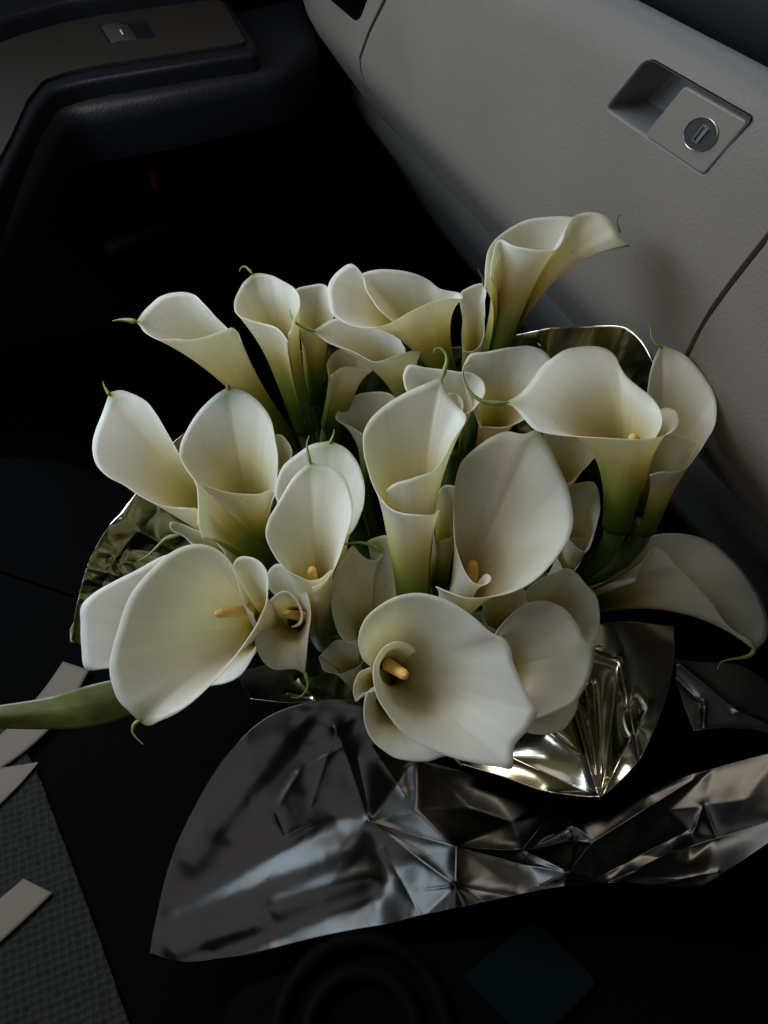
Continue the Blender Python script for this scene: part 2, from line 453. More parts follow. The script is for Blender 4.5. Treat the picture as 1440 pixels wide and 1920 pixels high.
# armrest body (blue-black lip below the panel)
arm = [za(*p, ZA-.02) for p in ((-140, 690), (0, 425), (60, 310), (105, 225), (132, 204), (200, 194), (330, 172), (540, 128), (600, 80), (560, -60), (200, -60), (-140, 0))]
arm_o = prism_z('armrest', rounded(arm, .03, 4), -.425, ZA-.02, .022, M_navy, None); keep(arm_o, pdoor)
fr = [za(*p, ZA) for p in ((-140, 600), (-20, 385), (35, 270), (70, 200), (98, 168), (140, 155), (210, 142), (484, 98), (480, 78), (420, -10), (240, -15), (-140, 40))]
keep(prism_z('armrest_frame', rounded(fr, .012, 4), -.375, ZA, .006, M_navy, None), pdoor)
pn = [za(*p, ZA+.004) for p in ((-140, 520), (-30, 350), (20, 255), (50, 188), (80, 150), (130, 133), (200, 119), (462, 79), (415, 0), (240, 0), (20, 38), (-140, 60))]
sw = [za(*p, ZA+.004) for p in ((183, 46), (275, 36), (294, 69), (206, 82))]
pan = [Vector(p) for p in rounded(pn, .01, 4)]
bm = bmesh.new(); pts = pan+[Vector(s) for s in sw]; n = len(pan)
vo, eo, fo, ov, oe, of = delaunay_2d_cdt(pts, [(i, (i+1) % n) for i in range(n)]+[(n+i, n+(i+1) % 4) for i in range(4)], [], 1, 1e-6)
inv = {k: i for i, o in enumerate(ov) for k in o}; ss = set(inv[n+i] for i in range(4))
bv = [bm.verts.new((p.x, p.y, ZA+.004)) for p in vo]
for f in fo:
    if not set(f) <= ss: bm.faces.new([bv[i] for i in f])
low = [bm.verts.new((s[0], s[1], ZA-.012)) for s in sw]
for i in range(4): bm.faces.new((bv[inv[n+i]], bv[inv[n+(i+1) % 4]], low[(i+1) % 4], low[i]))
lo2 = [bm.verts.new((p.x, p.y, ZA+.0005)) for p in pan]
for i in range(n): bm.faces.new((bv[inv[i]], bv[inv[(i+1) % n]], lo2[(i+1) % n], lo2[i]))
bmesh.ops.recalc_face_normals(bm, faces=bm.faces)
panel = bm_obj('switch_panel', bm, M_arm, None, False); keep(panel, pdoor)
swi = [Vector(s) for s in sw]
well = prism_z('switch_well', inset(swi, -.001), ZA-.02, ZA-.012, .0005, M_void, None); keep(well, pdoor)
# rocker: arched key on the left half
a, b, c4, d4 = swi; bm = bmesh.new(); rows = []
for i in range(9):
    s = .04+.56*i/8; top = a.lerp(b, s); bot = d4.lerp(c4, s)
    h = ZA+.004+.0035*math.sin(math.pi*(i/8))-.0035*(i/8)
    rows.append([bm.verts.new((*top.lerp(bot, .06), ZA-.012)), bm.verts.new((*top.lerp(bot, .06), h-.001)), bm.verts.new((*top.lerp(bot, .1), h)), bm.verts.new((*top.lerp(bot, .92), h)), bm.verts.new((*top.lerp(bot, .96), h-.001)), bm.verts.new((*top.lerp(bot, .96), ZA-.012))])
for r0, r1 in zip(rows, rows[1:]):
    for k in range(5): bm.faces.new((r0[k], r0[k+1], r1[k+1], r1[k]))
bm.faces.new(rows[0]); bm.faces.new(rows[-1])
bmesh.ops.recalc_face_normals(bm, faces=bm.faces)
rock = bm_obj('window_switch', bm, mat('switch_key', (.03, .028, .026), .5), None); keep(rock, pdoor)
mk = [za(*p, ZA+.0082) for p in ((224, 55), (226, 54.5), (231, 63), (229, 63.5))]
mk_o = obj('switch_mark', mesh('switch_mark', [(x, y, ZA+.0078) for x, y in mk]+[(x, y, ZA+.0070) for x, y in mk], [(0, 1, 2, 3), (4, 5, 6, 7), (0, 1, 5, 4), (1, 2, 6, 5), (2, 3, 7, 6), (3, 0, 4, 7)]), mat('white_print', (.6, .6, .6), .5), None, False); keep(mk_o, pdoor)
# upper door trim with pale blue edge
up = [Vector(za(*p, -.30)) for p in ((-200, 60), (-20, 18), (20, 4), (120, -22), (260, -42), (420, -62), (560, -90), (560, -300), (-200, -300))]
keep(prism_z('upper_trim', rounded(up, .03, 4), -.336, -.312, .008, M_navy, None), pdoor)
# door skin below the armrest, pocket, red marker lamp
bm = bmesh.new(); 
skin = extrude_y('door_skin', [(-.9, -.3), (1.0, -.3), (1.0, -1.0), (-.9, -1.0)], 1.30, 1.33, M_void, None); keep(skin, pdoor)
pk = []
pm = tube_mesh('door_pocket', spline([P(200, 470, 1.25), P(330, 415, 1.26), P(440, 345, 1.28), P(490, 300, 1.30)], 8), lambda s: .018, 10)
o = obj('door_pocket', pm, M_black); keep(o, pdoor)
bx = bmesh.new(); bmesh.ops.create_cube(bx, size=1)
rl = bm_obj('red_marker', bx, mat('red_lens', (.4, .01, .01), .3), None, False)
rl.matrix_world = Matrix.LocRotScale(P(289, 340, 1.22), cam.matrix_world.to_quaternion() @ Matrix.Rotation(R(12), 3, 'Z').to_quaternion(), Vector((.008, .032, .008)))
rl.data.transform(rl.matrix_world); rl.matrix_world = Matrix.Identity(4)
bmx = bmesh.new(); bmx.from_mesh(rl.data); bmesh.ops.bevel(bmx, geom=bmx.edges[:], offset=.002, segments=2, affect='EDGES'); bmx.to_mesh(rl.data); bmx.free()
keep(rl, pdoor)

# ------------------------------------------------------------------ floor, seat
ZS = -.60
fl = extrude_y('footwell_floor', [(-1, -.85), (1.2, -.85), (1.2, -.9), (-1, -.9)], -.6, 1.32, M_void); tag(fl, kind='structure')
fl['label'] = 'black car floor in the footwell'
seat = empty('seat_root', (0, 0, 0))
def zs(px, py, z=ZS): p = on_plane(px, py, 2, z); return Vector((p.x, p.y))
cush = [zs(*p) for p in ((-500, 900), (60, 830), (330, 900), (1100, 1250), (1500, 1500), (1500, 1990), (900, 2300), (-500, 2100))]
keep(prism_z('cushion', rounded(cush, .05, 5), -.8, ZS, .03, M_void, None), seat)
M_mesh = mat('woven_mesh', (.03, .03, .03), .9, spec=.1)
oc = objcoord(M_mesh); br = nd(M_mesh, 'ShaderNodeTexVoronoi', Scale=185.0, Randomness=.18); lk(M_mesh, oc, br.inputs['Vector'])
rp = ramp(M_mesh, [(.18, (.002, .002, .002)), (.42, (.016, .0155, .014))]); lk(M_mesh, br.outputs['Distance'], rp.inputs[0]); lk(M_mesh, rp.outputs[0], bsdf(M_mesh).inputs['Base Color'])
bump(M_mesh, br.outputs['Distance'], 1, .003)
ins = [zs(*p) for p in ((-500, 1300), (10, 1330), (74, 1452), (130, 1600), (190, 1762), (270, 1990), (200, 2200), (-500, 2300))]
keep(prism_z('fabric_insert', rounded(ins, .008, 3), ZS+.001, ZS+.004, .002, M_mesh, None), seat)

# ------------------------------------------------------------------ calla lilies
GATHER = P(760, 1150, .68)
GROUP = 'white calla lilies in the bouquet'
def calla(label, D, rim, c, base, tip=None, g=(0, .5), r0=.0065, al=.72, tail=None, spadix=None, pw=1.0, wob=.0006, yel=1.0, cup=0, tail_r=.0016, tail_d=0, dark_tail=False):
    s = D/FOC; cx, cy = c
    rr = []
    for p in rim:
        dd = p[2]/100 if len(p) > 2 else 0
        t = D + g[0]*(p[0]-cx)*s + g[1]*(cy-p[1])*s + dd
        rr.append(tuple(P(p[0], p[1], t)))
    B0 = P(base[0], base[1], D+base[2]); T = P(cx, cy, D)
    ax = (T-B0).normalized()
    if tip:
        k = min(range(len(rim)), key=lambda q: (rim[q][0]-tip[0])**2+(rim[q][1]-tip[1])**2); rr.insert(k, rr[k])
    dense = spline(rr, 10); U = max(90, min(170, len(rim)*7)); pts = resample(dense, U); rs0 = random.uniform(0, 90)
    pts = [p+(noise.noise_vector(Vector((i/U*9+rs0, 0, rs0)))*.0009+noise.noise_vector(Vector((i/U*26+rs0, 5, rs0)))*.0002)*min(1, i/6, (U-1-i)/6) for i, p in enumerate(pts)]
    e1 = ax.orthogonal().normalized(); e2 = ax.cross(e1)
    ang = []; prev = None; tot = 0
    for p in pts:
        d = p-B0; a = math.atan2(d.dot(e2), d.dot(e1))
        if prev is not None:
            da = (a-prev+math.pi) % (2*math.pi)-math.pi; tot += da
        else: tot = a
        prev = a; ang.append(tot)
    wind = ang[-1]-ang[0]
    tp = P(tip[0], tip[1], D+g[0]*(tip[0]-cx)*s+g[1]*(cy-tip[1])*s) if tip else None
    ut = min(range(U), key=lambda i: (pts[i]-tp).length) if tip else -1
    hw = max(2, U//11)
    smo = [sum((pts[k] for k in range(max(0, i-min(hw, i, U-1-i)), min(U, i+min(hw, i, U-1-i)+1))), Vector())/(2*min(hw, i, U-1-i)+1) for i in range(U)]
    V = 30; vs = []; al_at = []; tip_at = []; seed = random.uniform(0, 100)
    for i, p in enumerate(pts):
        u = i/(U-1); a = ang[i]; rb = r0*(1+.22*(u-.5))
        Bp = B0+(e1*math.cos(a)+e2*math.sin(a))*rb
        p0 = smo[i]; h = (p0-Bp).dot(ax); C = Bp+ax*h*al
        rad_dir = (p0-(Bp+ax*h))
        C = C + rad_dir*.06
        for j in range(V+1):
            v = (j/V)**pw
            q = Bp*(1-v)**2+C*2*v*(1-v)+p0.lerp(p, v**3)*v*v
            if cup: q = q-ax*cup*16*v*v*(1-v)**2*min(1, rad_dir.length/.02)
            # gentle waves and a midrib groove towards the tip
            nv = noise.noise(Vector((u*5+seed, v*2.2, seed)))
            outd = (q-(B0+ax*(q-B0).dot(ax)))
            od = outd.normalized() if outd.length > 1e-6 else e1
            nv2 = noise.noise(Vector((u*14+seed, v*3.5, seed+7)))
            q = q+od*(nv*wob*3.2+nv2*.0005)*v
            if ut >= 0:
                dm = abs(i-ut)/U
                q = q-od*(-.0011)*math.exp(-(dm/.018)**2)*v*(1-v*.4)
            vs.append(q); al_at.append(v**yel); 
            tip_at.append(max(0, 1-(q-tp).length/.016)**1.6 if tip else 0)
    fs = []; W = V+1
    for i in range(U-1):
        for j in range(V): fs.append((i*W+j, i*W+j+1, (i+1)*W+j+1, (i+1)*W+j))
    root = empty('calla_lily', B0); tag(root, label, 'flower', GROUP)
    me = mesh('spathe', vs, fs)
    at = me.attributes.new('along', 'FLOAT', 'POINT'); at.data.foreach_set('value', al_at)
    at = me.attributes.new('tipness', 'FLOAT', 'POINT'); at.data.foreach_set('value', tip_at)
    uv = me.uv_layers.new(name='UVMap')
    for l in me.loops:
        i, j = divmod(l.vertex_index, W); uv.data[l.index].uv = (i/(U-1), j/V)
    sp = obj('spathe', me, M_petal); keep(sp, root)
    so = sp.modifiers.new('thickness', 'SOLIDIFY'); so.thickness = .00045; so.offset = 0
    # stem
    mid = B0.lerp(GATHER, .5)-ax*.02+FWD*.01
    st = spline([tuple(B0+ax*.008), tuple(B0), tuple(B0-ax*.012), tuple(mid), tuple(GATHER+Vector((random.uniform(-.02, .02), random.uniform(-.02, .02), 0)))], 6)
    st = st[:]; keep(obj('stem', tube_mesh('stem', st, lambda q: r0*(.86-.1*q) if q > .05 else r0*.7, 12), M_stem), root)
    if tail:
        t0 = D+g[0]*(tail[-1][0]-cx)*s+g[1]*(cy-tail[-1][1])*s
        tl = [tuple(P(x, y, t0+tail_d*(1-k/(len(tail)-1)))) for k, (x, y) in enumerate(tail)]
        tl = spline(tl, 8)
        keep(obj('tip_tail', tube_mesh('tip_tail', tl, lambda q: .0003+.62*tail_r*q**1.5*(1 if q < .86 else max(.12, 1-((q-.86)/.14)**1.5)), 8), M_tail_dark if dark_tail else M_tail), root)
    if spadix:
        x0, y0, d0, x1, y1, d1, rs = spadix
        a, b = P(x0, y0, D+d0), P(x1, y1, D+d1); n = 14
        pts2 = [a.lerp(b, k/n) for k in range(n+1)]
        def pr(q): return rs*(1-.25*q)*math.sqrt(max(.02, 1-max(0, (q-.8)/.2)**2))
        keep(obj('spadix', tube_mesh('spadix', pts2, pr, 14), M_spadix), root)
    return root

calla('far left calla with its mouth opening leftwards and a straight green tail', .50,
  [(428,622,1),(425,617,1.2),(405,595,.5),(380,567),(361,551),(324,550),(297,559),(276,576),(255,603),(272,622),(295,634),(326,636),(355,639),(388,632),(418,620,-.3),(438,614,-.3),(448,624,.2),(452,640,.8)],
  (385,612), (549,835,.07), tip=(255,603), g=(.1,1.2), al=.62, tail=[(211,602),(222,600),(236,600),(258,604)], tail_r=.003, yel=1.45)
calla('yellowish upright calla at the back left with a thin curled tail on top', .50,
  [(540,640,-.6),(522,617,-.6),(492,607),(463,597),(447,588),(440,572),(445,551),(459,526),(474,513),(484,511),(505,514),(526,524),(547,540),(559,559),(561,576),(553,595),(549,613,-.7),(541,626,-1.0)],
  (505,580), (572,808,.06), tip=(474,513), g=(0,.9), r0=.008, al=.66, tail=[(449,509),(452,502),(459,500),(466,505),(474,514)], yel=1.9)
calla('pale calla half hidden behind the yellowish upright one at the back', .525,
  [(556,612),(552,580),(555,545),(580,535),(609,532),(621,545),(625,572),(620,600),(600,618,-.5),(575,620,-.5),(556,612)],
  (588,580), (588,750,.06), g=(0,.8), al=.66, yel=1.5)
calla('wide back calla with a broad folded flap on its left side', .475,
  [(735,602,.4),(720,588),(704,571),(688,545),(678,515),(658,495,-.2),(631,511),(615,536),(617,562),(622,587),(640,602),(687,618,-.2),(722,613,-.6),(767,587,-.6),(802,569,-.3),(838,559,0),(864,559,.6),(862,548,1.6),(824,538,1.6),(802,522,1.4),(771,510,1.0),(731,506,.8),(700,508,.8),(668,520,.8),(650,545,.6)],
  (775,560), (846,725,.06), g=(0,.55), r0=.0075, al=.7, yel=1.5)
calla('cream calla with a brown hooked tail pointing left under the wide back calla', .495,
  [(760,655,.5),(745,632,.8),(700,608,1),(634,598,.6),(609,608,.2),(589,621),(609,637,-.1),(638,651,-.3),(672,666,-.5),(701,677,-.6),(735,669,-.8),(771,658,-.8),(790,660,0)],
  (725,645), (772,765,.05), tip=(589,621), g=(0,.6), al=.6, tail=[(543,581),(546,592),(552,603),(568,613),(592,622)], tail_r=.002, yel=1.4)
calla('narrow cream tube calla behind the yellowish one, leaning right', .53,
  [(618,700),(616,680),(628,662),(645,655),(668,662),(690,680,.2),(693,697,-.2),(670,690,-.5),(640,690,-.6),(620,704,-.4)],
  (652,676), (622,800,.05), g=(0,.9), al=.62, r0=.009, yel=1.5)
calla('dim calla deep in the middle gap with shiny wrap above it', .55,
  [(700,825),(660,800),(630,783),(640,758),(665,743),(700,735),(735,742),(752,770),(750,810),(725,828),(700,825)],
  (700,790), (690,900,.05), g=(0,.5))
calla('topmost calla bending right in front of the glove box', .445,
  [(920,520,-.2),(926,480,-.3),(938,449,-.4),(960,460,-.6),(989,467,-.8),(1016,471,-.9),(1038,470,-.9),(1051,456,-.8),(1060,429,-.7),(1073,408,-.6),(1091,400,-.5),(1113,399,-.4),(1136,407,-.3),(1151,424,-.1),(1160,443,0),(1180,462,.2),(1150,446,1),(1110,424,1.8),(1073,407,2.0),(1033,405,2.0),(993,410,1.8),(958,426,1.4),(931,449,1.0),(916,469,.6),(910,500,.2),(909,540,.0)],
  (985,470), (929,662,.045), tip=(1172,455), g=(0,.6), r0=.0085, al=.66, tail=[(1163,404),(1157,410),(1157,420),(1163,437)], dark_tail=True, tail_r=.001, yel=1.2)
calla('slim pale calla squeezed left of the topmost one', .50,
  [(870,660),(867,600),(867,545),(885,537),(905,533),(910,570),(910,600),(906,632),(890,657),(870,660)],
  (888,600), (880,730,.05), g=(0,.5), tail=[(896,504),(901,514),(906,524),(906,536)], dark_tail=True, tail_r=.0008)
calla('broad dim calla behind the long tailed one at the right back', .465,
  [(900,800),(878,740),(869,685),(880,664),(913,660),(958,653),(993,651),(1020,660),(1034,680),(1030,720),(1005,770),(960,795),(900,800)],
  (945,735), (905,860,.05), g=(0,.2))
calla('small rolled calla peeping out behind the centre one', .455,
  [(835,745,.3),(845,737,0),(858,740),(867,752),(872,776),(887,769),(898,753),(906,731),(902,713),(887,699),(860,694),(820,691),(793,689),(766,686),(757,700),(760,725),(775,745),(800,765,.8)],
  (855,752), (850,850,.06), g=(0,.4), al=.8)
calla('tall centre calla with a folded front flap and a curled green tail', .425,
  [(726,918,.4),(740,907,-.2),(774,895,-.5),(808,886,-.7),(829,862,-.6),(850,824,-.5),(874,781,-.3),(857,762,.2),(840,741,.2),(828,707,0),(808,715,.0),(767,732,.0),(739,748,0),(715,765,-.1),(692,788,-.2),(682,810,-.2),(682,838,-.2),(688,876,-.2),(701,914,-.3),(715,935,-.5),(732,952,-.7),(753,961,-1.0),(780,965,-1.3),(808,965,-1.2),(822,955,-.6)],
  (765,905), (780,1150,.055), tip=(828,707), g=(0,.45), r0=.0105, al=.62, tail=[(813,662),(815,656),(824,653),(834,661),(838,676),(834,693),(828,712)], tail_r=.0026, yel=1.5)
calla('large right calla lying sideways with a long tail hooking upwards', .425,
  [(1228,822,1),(1239,803,.2),(1240,781,0),(1232,761,0),(1218,743),(1197,726),(1176,705),(1162,684),(1152,665),(1138,655),(1114,650),(1089,651),(1062,656),(1037,670),(1013,691),(997,715),(975,740),(948,756),(961,762),(975,778),(989,795),(1002,806),(1027,813),(1079,818),(1120,821,-.3),(1162,824,-.5),(1204,824,-.5),(1235,819,-.2),(1259,809,.3),(1272,794,.8),(1274,781,1.2),(1268,769,1.5),(1252,764,1.7),(1236,768,1.9),(1225,780,2)],
  (1200,795), (1155,985,.055), tip=(948,756), g=(-.1,.75), r0=.0085, al=.95, tail=[(884,678),(873,684),(868,698),(872,718),(884,738),(902,751),(928,756),(955,755)], tail_r=.0028, spadix=(1188,850,.03,1187,815,.018,.0038), yel=1.25)
calla('right edge calla with pointed upright petal close to the dashboard', .452,
  [(1290,850,.2),(1304,834,-.2),(1284,821,-.3),(1259,811),(1228,800),(1213,765),(1214,726),(1219,695),(1228,667),(1240,648),(1259,655),(1280,665),(1305,688),(1325,715),(1339,740),(1344,764),(1340,795),(1326,823,-.2),(1308,850,-.5),(1287,877,-.9),(1266,884,-1.1),(1242,884,-1.2),(1218,890,-.8)],
  (1262,830), (1205,990,.05), tip=(1240,648), g=(0,.4), r0=.008, al=.62, tail=[(1213,603),(1219,611),(1221,628),(1227,642),(1241,651)], tail_r=.0015, yel=1.3)
calla('shaded calla side seen below the sideways right flower', .475,
  [(1015,830),(1025,800),(1080,790),(1143,832),(1120,855),(1090,880),(1062,907),(1035,890),(1015,830)],
  (1060,840), (1030,980,.05), g=(0,.4))
calla('large round calla right of centre with yellow glow in its throat', .425,
  [(905,1078,.9),(914,1076,.2),(920,1083,0),(914,1091),(902,1095),(888,1090),(874,1071),(862,1046),(853,1015),(850,970),(852,928),(857,897),(867,869),(895,841),(923,821),(951,811),(985,815),(1004,807),(1013,814),(1027,834),(1048,876),(1064,911),(1072,949),(1073,984),(1067,1008),(1048,1039),(1017,1074),(982,1098),(947,1112),(906,1121,-.4),(870,1122,-.5),(838,1112,-.1),(815,1100,.8)],
  (882,1068), (838,1170,.06), tip=(1004,807), g=(.0,.42), r0=.008, al=.66, spadix=(882,1096,.035,888,1052,.024,.0042), yel=.75, cup=.004)
calla('leftmost bluish white calla tilted left with a short upright tail', .448,
  [(368,985,.8),(372,955,.2),(353,953,-.2),(328,952),(295,946),(262,929),(232,908),(203,894),(182,871),(174,846),(178,808),(189,779),(205,738),(224,733),(249,740),(274,754),(293,777),(307,800),(324,829),(337,854),(349,883),(361,905,-.2),(370,945,-.8),(374,985,-1.2),(380,1012,-.8)],
  (330,925), (492,1050,.06), tip=(205,738), g=(.1,.6), r0=.009, al=.64, tail=[(193,715),(195,722),(200,732),(206,742)], tail_r=.002, yel=1.5)
calla('broad oval calla right of the leftmost one with striped petal', .49,
  [(515,925,.3),(507,919),(491,925),(462,927),(437,926),(412,921),(387,912),(370,904),(353,892),(341,867),(339,842),(347,813),(362,785),(383,758),(408,737),(427,727),(449,730),(470,740),(491,758),(508,783),(518,825),(523,867),(520,900),(514,930,-.4),(508,948,-.4)],
  (440,900), (498,1060,.055), tip=(427,727), g=(0,.55), r0=.0085, al=.64, tail=[(436,716),(430,716),(427,722),(428,732)], tail_r=.0015, yel=1.5)
calla('oval calla left of centre with an orange spadix at the bottom', .435,
  [(625,1068,.6),(620,1071),(599,1087),(578,1090),(562,1083),(545,1073),(526,1054),(512,1029),(503,1000),(507,975),(524,937),(541,908),(562,881),(582,867),(599,872),(616,875),(637,885),(651,904),(660,933),(662,967),(649,1008),(637,1046),(622,1076,-.3),(605,1095,-.5),(585,1102,-.5)],
  (583,1060), (598,1175,.06), tip=(582,867), g=(0,.45), r0=.0085, al=.72, tail=[(580,817),(576,829),(577,848),(582,870)], tail_r=.002, spadix=(586,1102,.028,585,1064,.014,.0036), yel=.8)
calla('calla right behind the oval one with the orange spadix', .47,
  [(600,1020),(560,1000),(522,950),(514,915),(528,875),(553,854),(582,835),(618,828),(641,835),(662,854),(678,888),(682,929),(674,967),(657,1002),(630,1020),(600,1020)],
  (605,980), (640,1090,.05), tip=(618,828), g=(0,.5), tail=[(627,805),(625,816),(618,832)], tail_r=.0018)
calla('biggest left front calla facing the camera with a long orange spadix', .405,
  [(474,1150,1.4),(463,1139,.5),(453,1126,.2),(447,1099),(441,1071),(427,1047),(403,1029),(371,1022),(344,1026),(316,1039),(288,1065),(257,1103),(233,1146),(223,1178),(209,1221),(203,1253),(209,1289),(221,1316),(239,1334),(263,1355,.2),(276,1361,.1),(300,1352),(328,1340),(352,1324),(383,1297),(415,1265),(443,1233),(466,1202),(488,1166),(500,1134),(503,1103,.2),(500,1075,.4),(486,1055,.7),(466,1046,1),(447,1047,1.3),(437,1060,1.6),(438,1080,2)],
  (470,1118), (500,1175,.062), tip=(263,1355), g=(.12,.1), r0=.008, al=.68, tail=[(269,1396),(258,1386),(249,1372),(252,1358),(262,1351)], tail_r=.0018, spadix=(470,1143,.03,402,1152,.006,.0034), yel=.5, cup=.009)
calla('grey shaded calla behind the biggest left front one, cut off straight', .45,
  [(400,1080,.5),(350,1040),(308,1045),(261,1065),(209,1091),(174,1115),(154,1138),(152,1170),(154,1218),(160,1253),(215,1256),(300,1290),(380,1290),(450,1270,-.4),(480,1220,-.2)],
  (400,1180), (520,1190,.06), g=(.1,.1), al=.7)
calla('small rolled front calla with an orange spadix and curled tail below', .435,
  [(546,1176,.9),(556,1174,.4),(564,1166,.1),(567,1150),(561,1130),(550,1115),(534,1107),(518,1113),(502,1130),(486,1158),(478,1190),(482,1218),(494,1241),(514,1255),(538,1254),(558,1254),(571,1262),(575,1225),(579,1186),(583,1154,.3),(577,1119,.7),(565,1095,1.0),(550,1079,1.2),(534,1065,1.4),(520,1061,1.6),(506,1073,1.8),(500,1100,2.2)],
  (545,1145), (560,1165,.065), tip=(571,1262), g=(0,.25), r0=.007, al=.86, tail=[(546,1307),(558,1308),(571,1299),(577,1285),(575,1272),(570,1258)], tail_r=.0018, spadix=(568,1156,.022,533,1150,.004,.0033), yel=.8)
calla('middle calla with its thin brown tail arching left over a dark gap', .465,
  [(670,1200),(651,1203),(640,1193),(628,1170),(620,1136),(620,1105),(632,1067),(648,1040),(661,1024),(673,1037),(690,1048),(708,1049),(717,1040),(706,1026,.1),(688,1017,.1),(711,1005,.3),(734,1003,.3),(765,1030,.3),(775,1090,.3),(750,1150),(710,1195),(675,1206)],
  (695,1120), (690,1240,.055), tip=(704,1025), g=(0,.25), al=.75, tail=[(614,1050),(621,1036),(638,1024),(662,1018),(685,1019),(704,1026),(716,1036)], tail_r=.0024)
calla('biggest front centre calla facing the camera with a curl round its spadix', .395,
  [(778,1222,1.2),(768,1209,.5),(754,1203,.2),(739,1203),(720,1212),(705,1231),(698,1254),(699,1277),(706,1304),(724,1334),(750,1365),(781,1388),(819,1407),(857,1420),(896,1428),(934,1434),(957,1438),(959,1418),(962,1399),(972,1384),(991,1365),(999,1348),(1006,1337),(999,1319),(983,1288),(972,1262),(964,1239),(961,1216),(949,1197),(926,1185),(896,1159),(857,1132),(819,1117),(781,1112),(743,1119),(712,1136),(689,1159),(678,1185),(676,1212,.3),(682,1235,.7),(697,1250,1.2)],
  (738,1238), (728,1262,.060), tip=None, g=(0,.12), r0=.008, al=.74, spadix=(728,1246,.02,763,1268,.0,.0037), yel=.5, cup=.006)
calla('ribbed white calla back turned right of the biggest centre flower', .425,
  [(930,1300),(915,1240),(928,1189),(945,1168),(964,1147),(987,1130),(1010,1125),(1041,1132),(1067,1151),(1087,1174),(1102,1202),(1117,1212),(1117,1227),(1113,1254),(1098,1288),(1079,1315),(1048,1334),(1010,1350),(970,1350),(930,1300)],
  (925,1258), (900,1265,.05), tip=(1117,1213), g=(.1,.15), al=.85, tail=[(1130,1213),(1124,1211),(1114,1212)], tail_r=.0016, dark_tail=True, yel=.6, cup=-.009)
calla('petal edge showing below the ribbed white calla', .445,
  [(950,1330),(965,1355),(991,1371),(1029,1377),(1056,1372),(1075,1346),(1084,1315),(1080,1270),(1040,1240),(990,1250),(950,1290),(950,1330)],
  (1000,1310), (960,1270,.055), g=(0,.1), al=.8)
calla('small open calla with a dark warm throat between the two round right flowers', .46,
  [(1000,1150,-.3),(985,1115),(1010,1088),(1035,1075),(1064,1066),(1079,1075),(1098,1098),(1115,1117),(1122,1143),(1122,1174),(1115,1206),(1085,1220),(1040,1200),(1010,1165,-.5),(1000,1140,-.8)],
  (1040,1150), (965,1180,.055), g=(0,.3), al=.7)
calla('small petal tip below the large round calla', .475,
  [(905,1150),(907,1124),(940,1110),(976,1100),(990,1128),(965,1155),(932,1180),(910,1165),(905,1150)],
  (945,1140), (900,1230,.04), g=(0,.3))
calla('narrow dim calla behind the green stem at the right', .49,
  [(1062,960),(1066,918),(1085,905),(1112,905),(1124,930),(1120,985),(1095,1035),(1070,1015),(1062,960)],
  (1090,970), (1050,1110,.04), g=(0,.4))
calla('little shaded petal below the narrow dim one at the right', .50,
  [(1042,1045),(1058,1014),(1085,1007),(1105,1018),(1090,1050),(1062,1075),(1042,1045)],
  (1070,1045), (1020,1130,.03), g=(0,.3))
calla('low dark calla at far right drooping towards the lower corner', .53,
  [(1190,1090,-.2),(1205,1050,-.6),(1228,1023,-.8),(1246,1033,-.8),(1270,1064,-.7),(1305,1095,-.6),(1339,1134,-.5),(1360,1168,-.4),(1381,1186,-.2),(1410,1203,0),(1416,1218,.2),(1437,1193,.6),(1438,1165,.9),(1426,1123,1.2),(1402,1082,1.5),(1367,1043,1.7),(1332,1016,1.7),(1298,1002,1.6),(1259,998,1.4),(1225,1002,1.1),(1197,1012,.8),(1180,1036,.4),(1169,1068,0)],
  (1240,1085), (1085,1135,.03), tip=(1416,1218), g=(.0,.45), r0=.009, al=.62, tail=[(1345,1255),(1351,1243),(1370,1236),(1392,1233),(1409,1226),(1416,1214)], tail_r=.0028)
calla('small curled calla edge left of the biggest centre flower', .43,
  [(715,1290),(700,1248),(682,1257),(667,1274),(660,1296),(667,1313),(678,1300),(694,1296),(715,1290)],
  (690,1278), (740,1270,.04), g=(0,.2), al=.75)
calla('lowest calla under the biggest centre flower', .425,
  [(735,1300,.8),(705,1288,.5),(688,1300,.2),(681,1327),(684,1361),(701,1395),(731,1418),(766,1427),(800,1428),(834,1417),(858,1415),(860,1370),(820,1330),(770,1310),(735,1300,.8)],
  (745,1340), (715,1290,.05), tip=(856,1416), g=(0,.1), al=.82, tail=[(866,1437),(861,1429),(853,1415)], tail_r=.0026)
calla('dark calla sunk low between the front flowers', .51,
  [(598,1230),(628,1202),(672,1202),(680,1240),(645,1262),(606,1252),(598,1230)],
  (640,1230), (680,1290,.03), g=(0,.2))
calla('grey petal in the gap between the two left callas', .52,
  [(386,940),(410,915),(450,950),(462,980),(432,990),(402,970),(386,940)],
  (425,955), (480,1060,.04), g=(0,.3))
calla('thin pale petal strip left of the large round calla', .46,
  [(815,985),(818,930),(835,910),(856,912),(862,960),(840,1010),(822,1015),(815,985)],
  (838,965), (820,1090,.04), g=(0,.3))
calla('tiny calla point with a green tail over the shiny wrap at left', .50,
  [(400,1010),(345,985),(318,980),(322,992),(338,1004),(380,1030),(420,1040),(400,1010)],
  (375,1010), (480,1080,.04), g=(0,.4), tip=(322,988), tail=[(258,1052),(275,1043),(293,1027),(312,1010),(338,1003)], tail_r=.0028)
calla('sliver of petal behind the broad oval calla', .51,
  [(505,850),(508,818),(524,815),(540,830),(548,855),(535,880),(512,880),(505,850)],
  (525,850), (540,960,.04), g=(0,.4))

